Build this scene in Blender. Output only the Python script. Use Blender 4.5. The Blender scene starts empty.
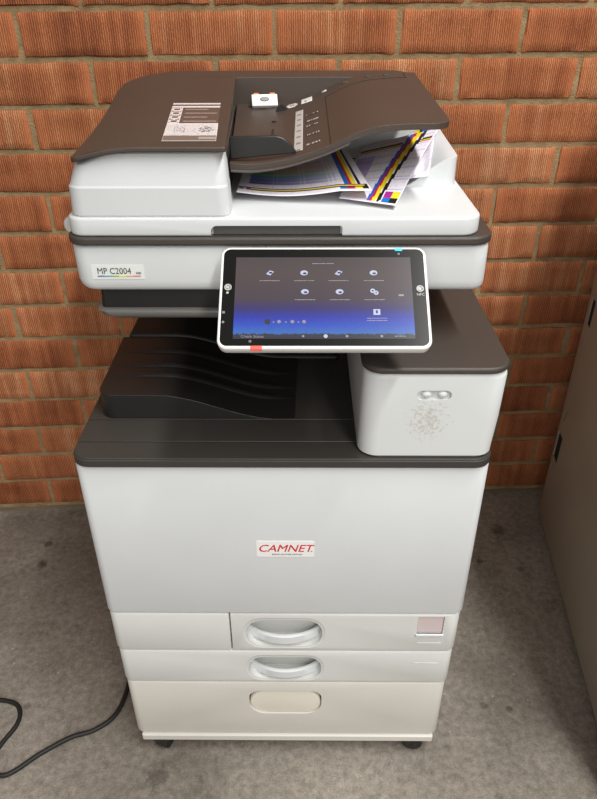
import bpy, bmesh, math, random
from mathutils import Vector, Matrix
random.seed(7)
scene = bpy.context.scene
COL = scene.collection
R = math.radians

# ------------------------------------------------------------------ helpers
def lin(c):
    f = lambda v: v/12.92 if v <= .04045 else ((v+.055)/1.055)**2.4
    return tuple(f(v/255.0) for v in c)+(1.0,)

def newmat(name):
    m = bpy.data.materials.new(name); m.use_nodes = True
    nt = m.node_tree; b = nt.nodes['Principled BSDF']
    return m, nt, b

def plain(name, rgb, rough=.5, metal=0, grain=.0, scale=300, spec=.5, mott=.0):
    """plastic / painted metal: base colour with slight mottling and fine grain bump"""
    m, nt, b = newmat(name); N = nt.nodes; Lk = nt.links
    b.inputs['Roughness'].default_value = rough
    b.inputs['Metallic'].default_value = metal
    b.inputs['Specular IOR Level'].default_value = spec
    tc = N.new('ShaderNodeTexCoord')
    n = N.new('ShaderNodeTexNoise'); n.inputs['Scale'].default_value = 7; n.inputs['Detail'].default_value = 6
    Lk.new(tc.outputs['Object'], n.inputs['Vector'])
    r = N.new('ShaderNodeValToRGB'); c = lin(rgb)
    k = mott
    r.color_ramp.elements[0].position = .3; r.color_ramp.elements[1].position = .7
    r.color_ramp.elements[0].color = tuple(x*(1-k) for x in c[:3])+(1,)
    r.color_ramp.elements[1].color = tuple(min(1, x*(1+k*.4)) for x in c[:3])+(1,)
    Lk.new(n.outputs['Fac'], r.inputs['Fac']); Lk.new(r.outputs['Color'], b.inputs['Base Color'])
    if grain:
        n2 = N.new('ShaderNodeTexNoise'); n2.inputs['Scale'].default_value = scale; n2.inputs['Detail'].default_value = 2
        Lk.new(tc.outputs['Object'], n2.inputs['Vector'])
        bp = N.new('ShaderNodeBump'); bp.inputs['Strength'].default_value = grain; bp.inputs['Distance'].default_value = .0006
        Lk.new(n2.outputs['Fac'], bp.inputs['Height']); Lk.new(bp.outputs['Normal'], b.inputs['Normal'])
    return m

def printmat(name, rough=.55, emit=0):
    """colour carried by the mesh's own face colours (printed paper, stickers)"""
    m, nt, b = newmat(name)
    a = nt.nodes.new('ShaderNodeVertexColor'); a.layer_name = 'ink'
    nt.links.new(a.outputs['Color'], b.inputs['Base Color'])
    b.inputs['Roughness'].default_value = rough
    if emit:
        nt.links.new(a.outputs['Color'], b.inputs['Emission Color'])
        b.inputs['Emission Strength'].default_value = emit
    return m

def link(name, bm, mats, parent=None, bevel=0, seg=3, angle=40, smooth=True, loc=None):
    me = bpy.data.meshes.new(name)
    bmesh.ops.recalc_face_normals(bm, faces=bm.faces[:])
    bm.to_mesh(me); bm.free()
    if not isinstance(mats, (list, tuple)): mats = [mats]
    for m in mats: me.materials.append(m)
    if smooth:
        me.shade_smooth()
        me.set_sharp_from_angle(angle=R(angle))
    o = bpy.data.objects.new(name, me); COL.objects.link(o)
    if parent: o.parent = parent
    if loc: o.location = loc
    if bevel:
        md = o.modifiers.new('bevel', 'BEVEL'); md.width = bevel; md.segments = seg
        md.limit_method = 'ANGLE'; md.angle_limit = R(40); md.harden_normals = False
        md.use_clamp_overlap = True
    return o

def bake(o):
    """turn modifiers into plain mesh data"""
    bpy.context.view_layer.update()
    dg = bpy.context.evaluated_depsgraph_get()
    me = bpy.data.meshes.new_from_object(o.evaluated_get(dg))
    o.modifiers.clear(); o.data = me
    me.shade_smooth(); me.set_sharp_from_angle(angle=R(40))
    return o

def cut(o, bmc):
    """subtract a shape, leaving a real opening"""
    me = bpy.data.meshes.new('c'); bmesh.ops.recalc_face_normals(bmc, faces=bmc.faces[:]); bmc.to_mesh(me); bmc.free()
    c = bpy.data.objects.new('c', me); COL.objects.link(c); c.parent = o.parent
    if o.parent is None: pass
    md = o.modifiers.new('b', 'BOOLEAN'); md.object = c; md.operation = 'DIFFERENCE'; md.solver = 'EXACT'
    bake(o)
    bpy.data.objects.remove(c); bpy.data.meshes.remove(me)
    return o

def empty(name, loc=(0,0,0), rz=0, parent=None):
    o = bpy.data.objects.new(name, None); COL.objects.link(o)
    o.location = loc; o.rotation_euler = (0,0,rz); o.empty_display_size = .05
    if parent: o.parent = parent
    return o

def tag(o, label=None, cat=None, group=None, kind=None):
    if label: o['label'] = label
    if cat: o['category'] = cat
    if group: o['group'] = group
    if kind: o['kind'] = kind
    return o

def rrect(x0, x1, y0, y1, r, n=6):
    """rounded rectangle outline, r = (front-left, front-right, back-right, back-left)"""
    if not isinstance(r, (list, tuple)): r = (r,)*4
    pts = []
    for (cx, cy, rr, a0) in ((x0, y0, r[0], 180), (x1, y0, r[1], 270), (x1, y1, r[2], 0), (x0, y1, r[3], 90)):
        sx = 1 if cx == x0 else -1; sy = 1 if cy == y0 else -1
        if rr <= 1e-6:
            pts.append((cx, cy)); continue
        for i in range(n+1):
            a = R(a0+90*i/n)
            pts.append((cx+sx*rr+rr*math.cos(a), cy+sy*rr+rr*math.sin(a)))
    return pts

def prism(bm, pts, z0, z1, axis='z', mi=0):
    def P(p, h):
        return {'z': (p[0], p[1], h), 'y': (p[0], h, p[1]), 'x': (h, p[0], p[1])}[axis]
    a = [bm.verts.new(P(p, z0)) for p in pts]; b = [bm.verts.new(P(p, z1)) for p in pts]
    n = len(pts); fs = [bm.faces.new(a[::-1]), bm.faces.new(b)]
    for i in range(n): fs.append(bm.faces.new((a[i], a[(i+1) % n], b[(i+1) % n], b[i])))
    for f in fs: f.material_index = mi
    return fs

def box(bm, x0, x1, y0, y1, z0, z1, mi=0):
    return prism(bm, [(x0,y0),(x1,y0),(x1,y1),(x0,y1)], z0, z1, mi=mi)

def loft(bm, rings, mi=0):
    rs = [[bm.verts.new(p) for p in r] for r in rings]
    n = len(rs[0])
    bm.faces.new(rs[0][::-1]).material_index = mi; bm.faces.new(rs[-1]).material_index = mi
    for a, b in zip(rs, rs[1:]):
        for i in range(n): bm.faces.new((a[i], a[(i+1) % n], b[(i+1) % n], b[i])).material_index = mi

def field(bm, us, vs, ztop, zbot, u0=None, u1=None, mi=0):
    """solid slab under a height function; us, vs run 0..1 / metres; u0(v), u1(v) shape the ends"""
    T = []; B = []
    for v in vs:
        a = u0(v) if callable(u0) else u0; b = u1(v) if callable(u1) else u1
        rt = []; rb = []
        for s in us:
            u = a+(b-a)*s; z = ztop(u, v)
            rt.append(bm.verts.new((u, v, z)))
            rb.append(bm.verts.new((u, v, zbot(u, v) if callable(zbot) else zbot)))
        T.append(rt); B.append(rb)
    nv, nu = len(vs), len(us); fs = []
    for j in range(nv-1):
        for i in range(nu-1):
            fs.append(bm.faces.new((T[j][i], T[j][i+1], T[j+1][i+1], T[j+1][i])))
            fs.append(bm.faces.new((B[j][i], B[j+1][i], B[j+1][i+1], B[j][i+1])))
    for i in range(nu-1):
        fs.append(bm.faces.new((T[0][i], B[0][i], B[0][i+1], T[0][i+1])))
        fs.append(bm.faces.new((T[-1][i], T[-1][i+1], B[-1][i+1], B[-1][i])))
    for j in range(nv-1):
        fs.append(bm.faces.new((T[j][0], T[j+1][0], B[j+1][0], B[j][0])))
        fs.append(bm.faces.new((T[j][-1], B[j][-1], B[j+1][-1], T[j+1][-1])))
    for f in fs: f.material_index = mi

def tube(bm, pts, rad, n=10, mi=0):
    P = [Vector(p) for p in pts]; rings = []
    up = Vector((0, 0, 1))
    for i, p in enumerate(P):
        t = (P[min(i+1, len(P)-1)]-P[max(i-1, 0)]).normalized()
        s = t.cross(up); s = s.normalized() if s.length > 1e-3 else Vector((1, 0, 0)); w = s.cross(t)
        rr = rad[i] if isinstance(rad, (list, tuple)) else rad
        rings.append([p+rr*(math.cos(2*math.pi*k/n)*s+math.sin(2*math.pi*k/n)*w) for k in range(n)])
    loft(bm, rings, mi)

def smoothpts(P, sub=8):
    """Catmull-Rom through the points"""
    P = [Vector(p) for p in P]; P = [2*P[0]-P[1]]+P+[2*P[-1]-P[-2]]; out = []
    for i in range(1, len(P)-2):
        a, b, c, d = P[i-1:i+3]
        for k in range(sub):
            t = k/sub
            out.append(.5*((2*b)+(c-a)*t+(2*a-5*b+4*c-d)*t*t+(3*b-3*c+d-a)*t**3))
    out.append(P[-2]); return out

def disc(bm, c, r, axis, h0, h1, n=20, mi=0, sy=1):
    prism(bm, [(c[0]+r*math.cos(2*math.pi*i/n), c[1]+sy*r*math.sin(2*math.pi*i/n)) for i in range(n)], h0, h1, axis, mi)

def ring(bm, c, r0, r1, z0, z1, n=24, mi=0):
    q = [[bm.verts.new((c[0]+r*math.cos(2*math.pi*i/n), c[1]+r*math.sin(2*math.pi*i/n), z)) for i in range(n)]
         for r, z in ((r0, z0), (r1, z0), (r1, z1), (r0, z1))]
    for k in range(4):
        a, b = q[k], q[(k+1) % 4]
        for i in range(n): bm.faces.new((a[i], a[(i+1) % n], b[(i+1) % n], b[i])).material_index = mi

def text(bm, s, size, M, mi=0, shear=0, bold=0, align='LEFT', width=1.0, ext=.00015):
    cu = bpy.data.curves.new('t', 'FONT'); cu.body = s; cu.size = size; cu.shear = shear; cu.offset = bold
    cu.align_x = align; cu.extrude = ext; cu.resolution_u = 3
    o = bpy.data.objects.new('t', cu); COL.objects.link(o)
    bpy.context.view_layer.update()
    me = bpy.data.meshes.new_from_object(o.evaluated_get(bpy.context.evaluated_depsgraph_get()))
    me.transform(M @ Matrix.Diagonal((width, 1, 1, 1)))
    n0 = len(bm.faces); bm.from_mesh(me); bm.faces.ensure_lookup_table()
    for f in bm.faces[n0:]: f.material_index = mi
    bpy.data.objects.remove(o); bpy.data.curves.remove(cu); bpy.data.meshes.remove(me)

FRONT = lambda u, v, z: Matrix.Translation((u, v, z)) @ Matrix.Rotation(R(90), 4, 'X')   # lettering on a face towards the viewer

def inked(name, nu, nv, pos, ink, mat, parent=None, thick=.0003):
    """a thin printed sheet: pos(s,t)->point, ink(s,t)->sRGB colour of each cell"""
    bm = bmesh.new(); lay = bm.loops.layers.float_color.new('ink')
    V = [[bm.verts.new(pos(i/nu, j/nv)) for i in range(nu+1)] for j in range(nv+1)]
    for j in range(nv):
        for i in range(nu):
            f = bm.faces.new((V[j][i], V[j][i+1], V[j+1][i+1], V[j+1][i]))
            c = lin(ink((i+.5)/nu, (j+.5)/nv))
            for l in f.loops: l[lay] = c
    me = bpy.data.meshes.new(name); bm.to_mesh(me); bm.free()
    me.materials.append(mat); me.shade_smooth()
    o = bpy.data.objects.new(name, me); COL.objects.link(o)
    if parent: o.parent = parent
    md = o.modifiers.new('s', 'SOLIDIFY'); md.thickness = thick; md.offset = 1
    return o

# ------------------------------------------------------------------ materials
WHITE   = plain('white_plastic', (213, 216, 217), .42, grain=.25, scale=900, mott=.035)
WHITE2  = plain('drawer_plastic', (211, 212, 209), .45, grain=.25, scale=900, mott=.04)
IVORY   = plain('ivory_plastic', (208, 205, 197), .48, grain=.25, scale=900, mott=.05)
DARK    = plain('brown_black_plastic', (68, 62, 57), .42, grain=.7, scale=1200, mott=.05)
DARKTOP = plain('brown_feeder_plastic', (73, 62, 54), .46, grain=.9, scale=1000, mott=.07)
DECKM   = plain('dark_deck_plastic', (58, 55, 51), .5, grain=.6, scale=1100, mott=.06)
BLACK   = plain('black_plastic', (36, 34, 32), .38, grain=.4, scale=900, mott=.1)
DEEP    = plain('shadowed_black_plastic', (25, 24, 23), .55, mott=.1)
GLOSS   = plain('glossy_black_bezel', (20, 20, 20), .22)
GREYP   = plain('translucent_grey_plastic', (98, 96, 93), .35, mott=.05)
LGREY   = plain('light_grey_plastic', (196, 196, 193), .4)
INKD    = plain('dark_ink', (70, 72, 78), .6)
INKR    = plain('red_ink', (205, 34, 44), .5)
PAPERW  = plain('sticker_white', (238, 238, 236), .4)
PINK    = plain('pink_window', (206, 190, 190), .3, mott=.12)
ORANGE  = plain('orange_plastic', (226, 120, 70), .5)
RUBBER  = plain('black_rubber', (26, 25, 24), .6, grain=.5)
CABM    = plain('cabinet_grey_paint', (152, 140, 124), .55, grain=.5, scale=500, mott=.08)
STEEL   = plain('dull_steel', (120, 118, 115), .4, metal=.7)
PRINT   = printmat('printed_paper', .5)
STICK   = printmat('printed_sticker', .4)
CREAM   = plain('cream_flap', (222, 216, 203), .5, mott=.06)

def glow(name, rgb, s):
    m, nt, b = newmat(name); b.inputs['Base Color'].default_value = lin(rgb)
    b.inputs['Emission Color'].default_value = lin(rgb); b.inputs['Emission Strength'].default_value = s
    b.inputs['Roughness'].default_value = .3
    return m
CYANL = glow('cyan_lamp', (40, 175, 240), .8)
REDL  = glow('red_lamp', (238, 92, 84), .45)
ICON  = glow('screen_icons', (150, 156, 180), .36)
ICOND = glow('screen_captions', (122, 116, 124), .26)

def screen_material():
    m, nt, b = newmat('lit_screen'); N = nt.nodes; Lk = nt.links
    tc = N.new('ShaderNodeTexCoord'); sp = N.new('ShaderNodeSeparateXYZ'); Lk.new(tc.outputs['Object'], sp.inputs[0])
    mr = N.new('ShaderNodeMapRange'); mr.inputs[1].default_value = -.0565; mr.inputs[2].default_value = .0535
    Lk.new(sp.outputs['Y'], mr.inputs[0])
    nz = N.new('ShaderNodeTexNoise'); nz.inputs['Scale'].default_value = 260; Lk.new(tc.outputs['Object'], nz.inputs['Vector'])
    ad = N.new('ShaderNodeMath'); ad.operation = 'MULTIPLY_ADD'; ad.inputs[1].default_value = .05; Lk.new(nz.outputs['Fac'], ad.inputs[0]); Lk.new(mr.outputs[0], ad.inputs[2])
    rp = N.new('ShaderNodeValToRGB'); cr = rp.color_ramp
    stops = [(0, (62, 60, 70)), (.075, (62, 60, 70)), (.09, (70, 120, 200)), (.18, (58, 92, 205)), (.28, (56, 66, 180)), (.38, (66, 60, 120)), (.5, (84, 72, 82)), (.8, (92, 80, 80)), (1, (88, 78, 78))]  # upper brown-grey stops paint a reflection of the room into the glow
    while len(cr.elements) < len(stops): cr.elements.new(.5)
    for e, (p, c) in zip(cr.elements, stops): e.position = p; e.color = lin(c)
    Lk.new(ad.outputs[0], rp.inputs['Fac'])
    b.inputs['Base Color'].default_value = (.01, .01, .01, 1)
    Lk.new(rp.outputs['Color'], b.inputs['Emission Color']); b.inputs['Emission Strength'].default_value = .9
    b.inputs['Roughness'].default_value = .25
    return m
SCREEN = screen_material()

def stained_white():
    m, nt, b = newmat('stained_white_plastic'); N = nt.nodes; Lk = nt.links
    tc = N.new('ShaderNodeTexCoord')
    n = N.new('ShaderNodeTexNoise'); n.inputs['Scale'].default_value = 210; n.inputs['Detail'].default_value = 5; n.inputs['Roughness'].default_value = .7
    Lk.new(tc.outputs['Object'], n.inputs['Vector'])
    # soft elliptical patch of old glue under the indicator
    sub = N.new('ShaderNodeVectorMath'); sub.operation = 'SUBTRACT'; sub.inputs[1].default_value = (.196, .0, .766)
    Lk.new(tc.outputs['Object'], sub.inputs[0])
    mul = N.new('ShaderNodeVectorMath'); mul.operation = 'MULTIPLY'; mul.inputs[1].default_value = (1/.030, 8, 1/.038)
    Lk.new(sub.outputs[0], mul.inputs[0])
    ln = N.new('ShaderNodeVectorMath'); ln.operation = 'LENGTH'; Lk.new(mul.outputs[0], ln.inputs[0])
    ml = N.new('ShaderNodeMapRange'); ml.inputs[1].default_value = 1.15; ml.inputs[2].default_value = .25; ml.inputs[3].default_value = 0; ml.inputs[4].default_value = .16
    Lk.new(ln.outputs['Value'], ml.inputs[0])
    sm = N.new('ShaderNodeMath'); sm.operation = 'ADD'; Lk.new(ml.outputs[0], sm.inputs[0]); Lk.new(n.outputs['Fac'], sm.inputs[1])
    th = N.new('ShaderNodeMapRange'); th.inputs[1].default_value = .60; th.inputs[2].default_value = .70; th.inputs[3].default_value = 0; th.inputs[4].default_value = .8
    Lk.new(sm.outputs[0], th.inputs[0])
    gate = N.new('ShaderNodeMath'); gate.operation = 'LESS_THAN'; gate.inputs[1].default_value = 1.15; Lk.new(ln.outputs['Value'], gate.inputs[0])
    g2 = N.new('ShaderNodeMath'); g2.operation = 'MULTIPLY'; Lk.new(th.outputs[0], g2.inputs[0]); Lk.new(gate.outputs[0], g2.inputs[1])
    mx = N.new('ShaderNodeMix'); mx.data_type = 'RGBA'; mx.inputs[6].default_value = lin((214, 217, 217)); mx.inputs[7].default_value = lin((188, 186, 178))
    Lk.new(g2.outputs[0], mx.inputs[0]); Lk.new(mx.outputs[2], b.inputs['Base Color'])
    b.inputs['Roughness'].default_value = .45
    return m
STAINED = stained_white()

# ------------------------------------------------------------------ the room: brick wall and concrete floor
def brick_material():
    m, nt, b = newmat('wire_cut_brick'); N = nt.nodes; Lk = nt.links
    at = N.new('ShaderNodeVertexColor'); at.layer_name = 'brick'
    sp = N.new('ShaderNodeSeparateColor'); Lk.new(at.outputs['Color'], sp.inputs[0])
    tc = N.new('ShaderNodeTexCoord')
    def noise(scale, vec, detail=4, rough=.6):
        mp = N.new('ShaderNodeMapping'); mp.inputs['Scale'].default_value = vec; Lk.new(tc.outputs['Object'], mp.inputs[0])
        n = N.new('ShaderNodeTexNoise'); n.inputs['Scale'].default_value = scale; n.inputs['Detail'].default_value = detail; n.inputs['Roughness'].default_value = rough
        Lk.new(mp.outputs[0], n.inputs['Vector']); return n
    stri = N.new('ShaderNodeTexWave'); stri.wave_type = 'BANDS'; stri.bands_direction = 'X'       # fine vertical drag marks
    stri.inputs['Scale'].default_value = 72; stri.inputs['Distortion'].default_value = 3.2; stri.inputs['Detail'].default_value = 3; stri.inputs['Detail Scale'].default_value = 2.2; stri.inputs['Detail Roughness'].default_value = .65
    Lk.new(tc.outputs['Object'], stri.inputs['Vector'])
    broad = noise(1, (42, 20, 3), 3)          # wider vertical bands
    blot = noise(9, (1, 1, 1), 6)             # burnt blotches
    pits = noise(220, (1, 1, .5), 3)
    base = N.new('ShaderNodeValToRGB'); cr = base.color_ramp
    cols = [(0, (130, 75, 49)), (.35, (158, 94, 61)), (.65, (174, 109, 72)), (1, (195, 139, 101))]
    while len(cr.elements) < 4: cr.elements.new(.5)
    for e, (p, c) in zip(cr.elements, cols): e.position = p; e.color = lin(c)
    a1 = N.new('ShaderNodeMath'); a1.operation = 'MULTIPLY_ADD'; a1.inputs[1].default_value = .55; Lk.new(sp.outputs[0], a1.inputs[0])
    a2 = N.new('ShaderNodeMath'); a2.operation = 'MULTIPLY_ADD'; a2.inputs[1].default_value = 1.5; a2.inputs[2].default_value = -.5; Lk.new(broad.outputs['Fac'], a2.inputs[0])
    Lk.new(a2.outputs[0], a1.inputs[2]); Lk.new(a1.outputs[0], base.inputs['Fac'])
    # light streaks and dark grooves
    sr = N.new('ShaderNodeValToRGB'); sr.color_ramp.elements[0].position = .08; sr.color_ramp.elements[0].color = (.56, .52, .50, 1)
    sr.color_ramp.elements[1].position = .5; sr.color_ramp.elements[1].color = (1.0, 1.0, 1.0, 1)
    e = sr.color_ramp.elements.new(.95); e.color = (1.45, 1.5, 1.5, 1)
    Lk.new(stri.outputs['Fac'], sr.inputs['Fac'])
    m1 = N.new('ShaderNodeMix'); m1.data_type = 'RGBA'; m1.blend_type = 'MULTIPLY'; m1.inputs[0].default_value = .8
    Lk.new(base.outputs['Color'], m1.inputs[6]); Lk.new(sr.outputs['Color'], m1.inputs[7])
    br = N.new('ShaderNodeValToRGB'); br.color_ramp.elements[0].position = .3; br.color_ramp.elements[0].color = (.62, .58, .56, 1)
    br.color_ramp.elements[1].position = .55; br.color_ramp.elements[1].color = (1, 1, 1, 1)
    Lk.new(blot.outputs['Fac'], br.inputs['Fac'])
    m2 = N.new('ShaderNodeMix'); m2.data_type = 'RGBA'; m2.blend_type = 'MULTIPLY'; m2.inputs[0].default_value = .8
    Lk.new(m1.outputs[2], m2.inputs[6]); Lk.new(br.outputs['Color'], m2.inputs[7])
    # smoother, more orange ends of each brick
    m3 = N.new('ShaderNodeMix'); m3.data_type = 'RGBA'; m3.inputs[7].default_value = lin((190, 115, 75))
    ef = N.new('ShaderNodeMath'); ef.operation = 'MULTIPLY'; ef.inputs[1].default_value = .75; Lk.new(sp.outputs[1], ef.inputs[0])
    Lk.new(ef.outputs[0], m3.inputs[0]); Lk.new(m2.outputs[2], m3.inputs[6])
    Lk.new(m3.outputs[2], b.inputs['Base Color'])
    b.inputs['Roughness'].default_value = .9; b.inputs['Specular IOR Level'].default_value = .2
    h = N.new('ShaderNodeMath'); h.operation = 'MULTIPLY_ADD'; h.inputs[1].default_value = .7
    Lk.new(stri.outputs['Fac'], h.inputs[0]); Lk.new(pits.outputs['Fac'], h.inputs[2])
    bp = N.new('ShaderNodeBump'); bp.inputs['Strength'].default_value = .8; bp.inputs['Distance'].default_value = .0022
    Lk.new(h.outputs[0], bp.inputs['Height']); Lk.new(bp.outputs['Normal'], b.inputs['Normal'])
    return m

def mortar_material():
    m, nt, b = newmat('sandy_mortar'); N = nt.nodes; Lk = nt.links
    tc = N.new('ShaderNodeTexCoord')
    n = N.new('ShaderNodeTexNoise'); n.inputs['Scale'].default_value = 30; n.inputs['Detail'].default_value = 8; n.inputs['Roughness'].default_value = .7
    Lk.new(tc.outputs['Object'], n.inputs['Vector'])
    r = N.new('ShaderNodeValToRGB'); r.color_ramp.elements[0].position = .3; r.color_ramp.elements[1].position = .72
    r.color_ramp.elements[0].color = lin((126, 106, 76)); r.color_ramp.elements[1].color = lin((168, 145, 110))
    Lk.new(n.outputs['Fac'], r.inputs['Fac']); Lk.new(r.outputs['Color'], b.inputs['Base Color'])
    n2 = N.new('ShaderNodeTexNoise'); n2.inputs['Scale'].default_value = 260; n2.inputs['Detail'].default_value = 4; Lk.new(tc.outputs['Object'], n2.inputs['Vector'])
    bp = N.new('ShaderNodeBump'); bp.inputs['Strength'].default_value = .9; bp.inputs['Distance'].default_value = .003
    Lk.new(n2.outputs['Fac'], bp.inputs['Height']); Lk.new(bp.outputs['Normal'], b.inputs['Normal'])
    b.inputs['Roughness'].default_value = .95; b.inputs['Specular IOR Level'].default_value = .15
    return m

LB, CB, J = .2444, .086, .010        # brick module length, course height, joint
ZB0, H0 = 1.2174, -.4574             # bed joint centre of a course, head joint position
def build_wall():
    bm = bmesh.new(); lay = bm.loops.layers.float_color.new('brick')
    # mortar bed behind the bricks
    X0, X1, ZT = -2.4, 2.7, ZB0+11*CB
    nx, nz = 170, 90
    V = [[bm.verts.new((X0+(X1-X0)*i/nx, (.0036+random.uniform(-.001, .001)), -.02+(ZT+.02)*j/nz)) for i in range(nx+1)] for j in range(nz+1)]
    for j in range(nz):
        for i in range(nx):
            f = bm.faces.new((V[j][i], V[j][i+1], V[j+1][i+1], V[j+1][i])); f.material_index = 1
            for l in f.loops: l[lay] = (.5, 0, .5, 1)
    # body of the wall
    for f in box(bm, X0, X1, .008, .11, -.02, ZT, mi=1):
        for l in f.loops: l[lay] = (.5, 0, .5, 1)
    for row in range(-11, 14):                   # row r lies between bed r and bed r+1 (counted downwards)
        zt = ZB0-row*CB-J/2; zb = zt-(CB-J)
        if zb < -.03: zb = -.03
        if zt < .02: continue
        off = H0+(.1222 if row % 2 else 0)+random.uniform(-.006, .006)-(.0025*row if row > 0 else 0)
        k0 = int((X0-off)/LB)-1
        for k in range(k0, k0+24):
            xa = off+k*LB+J/2+random.uniform(-.002, .002); xb = off+(k+1)*LB-J/2+random.uniform(-.002, .002)
            xa = max(xa, X0+.002); xb = min(xb, X1-.002)
            if xb-xa < .02: continue
            L_ = xb-xa
            xs = [xa, xa+.004, xa+.011, xa+.026]+[xa+L_*q for q in (.25, .38, .5, .62, .75)]+[xb-.026, xb-.011, xb-.004, xb]
            xs = sorted(xs); 
            h = zt-zb
            zs = [zb, zb+.0035, zb+h*.25, zb+h*.5, zb+h*.75, zt-.0035, zt]
            y0 = random.uniform(-.0015, .001); tx = random.uniform(-.004, .004); tz = random.uniform(-.006, .006)
            rc = (random.random(), 0, random.random(), 1)
            G = []
            for j, z in enumerate(zs):
                r_ = []
                for i, x in enumerate(xs):
                    rim = (i in (0, len(xs)-1)) or (j in (0, len(zs)-1))
                    y = y0+tx*(x-xa-L_/2)+tz*(z-zb-h/2)+(.003 if rim else 0)+random.uniform(-.0005, .0005)
                    zz = z+(random.uniform(-.0016, .0016) if j in (0, 1, len(zs)-1, len(zs)-2) else 0)
                    xx = x+(random.uniform(-.0012, .0012) if i in (0, len(xs)-1) else 0)
                    r_.append(bm.verts.new((xx, y, zz)))
                G.append(r_)
            def E(i): return 1.0 if i <= 1 or i >= len(xs)-2 else (.55 if i == 2 or i == len(xs)-3 else 0.0)
            for j in range(len(zs)-1):
                for i in range(len(xs)-1):
                    f = bm.faces.new((G[j][i], G[j][i+1], G[j+1][i+1], G[j+1][i]))
                    for l, ii in zip(f.loops, (i, i+1, i+1, i)): l[lay] = (rc[0], E(ii), rc[2], 1)
            # returns into the mortar
            loopv = G[0][:]+[g[-1] for g in G[1:]]+G[-1][-2::-1]+[g[0] for g in G[-2:0:-1]]
            back = [bm.verts.new((v.co.x, .012, v.co.z)) for v in loopv]
            n = len(loopv)
            for i in range(n):
                f = bm.faces.new((loopv[i], back[i], back[(i+1) % n], loopv[(i+1) % n]))
                for l in f.loops: l[lay] = (rc[0], .6, rc[2], 1)
    me = bpy.data.meshes.new('wall_back'); bm.to_mesh(me); bm.free()
    me.materials.append(brick_material()); me.materials.append(mortar_material())
    me.shade_smooth(); me.set_sharp_from_angle(angle=R(50))
    o = bpy.data.objects.new('wall_back', me); COL.objects.link(o)
    tag(o, 'orange wire-cut brick wall with sandy recessed mortar behind the photocopier', 'wall', kind='structure')
build_wall()

def floor_material():
    m, nt, b = newmat('worn_concrete'); N = nt.nodes; Lk = nt.links
    tc = N.new('ShaderNodeTexCoord')
    def noise(s, d=6, r=.6, w=0):
        n = N.new('ShaderNodeTexNoise'); n.inputs['Scale'].default_value = s; n.inputs['Detail'].default_value = d; n.inputs['Roughness'].default_value = r
        n.inputs['Distortion'].default_value = w
        Lk.new(tc.outputs['Object'], n.inputs['Vector']); return n
    a = noise(2.6, 9, .66, .4); g = noise(70, 6, .75); s = noise(14, 5, .6, .8); fine = noise(420, 3, .7)
    r = N.new('ShaderNodeValToRGB'); r.color_ramp.elements[0].position = .3; r.color_ramp.elements[1].position = .7
    r.color_ramp.elements[0].color = lin((112, 105, 96)); r.color_ramp.elements[1].color = lin((158, 150, 139))
    Lk.new(a.outputs['Fac'], r.inputs['Fac'])
    def mul(prev, src, p0, c0, p1, c1, fac):
        q = N.new('ShaderNodeValToRGB'); q.color_ramp.elements[0].position = p0; q.color_ramp.elements[0].color = (c0, c0, c0, 1)
        q.color_ramp.elements[1].position = p1; q.color_ramp.elements[1].color = (c1, c1, c1, 1); Lk.new(src, q.inputs['Fac'])
        x = N.new('ShaderNodeMix'); x.data_type = 'RGBA'; x.blend_type = 'MULTIPLY'; x.inputs[0].default_value = fac
        Lk.new(prev, x.inputs[6]); Lk.new(q.outputs['Color'], x.inputs[7]); return x.outputs[2]
    c = mul(r.outputs['Color'], g.outputs['Fac'], .3, .58, .7, 1.32, 1)
    c = mul(c, s.outputs['Fac'], .3, .72, .46, 1.0, .8)
    c = mul(c, fine.outputs['Fac'], .3, .72, .7, 1.25, 1)
    # dark spots and pale specks
    v1 = N.new('ShaderNodeTexVoronoi'); v1.inputs['Scale'].default_value = 7; Lk.new(tc.outputs['Object'], v1.inputs['Vector'])
    c = mul(c, v1.outputs['Distance'], .045, .5, .075, 1.0, .75)
    v2 = N.new('ShaderNodeTexVoronoi'); v2.inputs['Scale'].default_value = 23; Lk.new(tc.outputs['Object'], v2.inputs['Vector'])
    c = mul(c, v2.outputs['Distance'], .03, 1.9, .07, 1.0, .8)
    # old oil spots
    for (sx, sy, rr, k) in ((-.599, -.145, .012, .42), (-.595, -.217, .016, .38), (.602, -.158, .022, .5), (-.235, -.775, .022, .6), (.52, -.27, .010, .5)):
        dv = N.new('ShaderNodeVectorMath'); dv.operation = 'DISTANCE'; dv.inputs[1].default_value = (sx, sy, 0); Lk.new(tc.outputs['Object'], dv.inputs[0])
        ma = N.new('ShaderNodeMath'); ma.operation = 'MULTIPLY_ADD'; ma.inputs[1].default_value = rr*1.6; Lk.new(g.outputs['Fac'], ma.inputs[0]); Lk.new(dv.outputs['Value'], ma.inputs[2])
        c = mul(c, ma.outputs[0], rr*1.2, k, rr*2.0, 1.0, 1)
    Lk.new(c, b.inputs['Base Color'])
    b.inputs['Roughness'].default_value = .72; b.inputs['Specular IOR Level'].default_value = .25
    h = N.new('ShaderNodeMath'); h.operation = 'ADD'; Lk.new(g.outputs['Fac'], h.inputs[0]); Lk.new(fine.outputs['Fac'], h.inputs[1])
    bp = N.new('ShaderNodeBump'); bp.inputs['Strength'].default_value = .35; bp.inputs['Distance'].default_value = .002
    Lk.new(h.outputs[0], bp.inputs['Height']); Lk.new(bp.outputs['Normal'], b.inputs['Normal'])
    return m
bm = bmesh.new(); box(bm, -2.4, 2.7, -4.0, .11, -.05, 0)
tag(link('floor', bm, floor_material(), smooth=False), 'worn grey concrete floor with stains and pale specks', 'floor', kind='structure')
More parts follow.
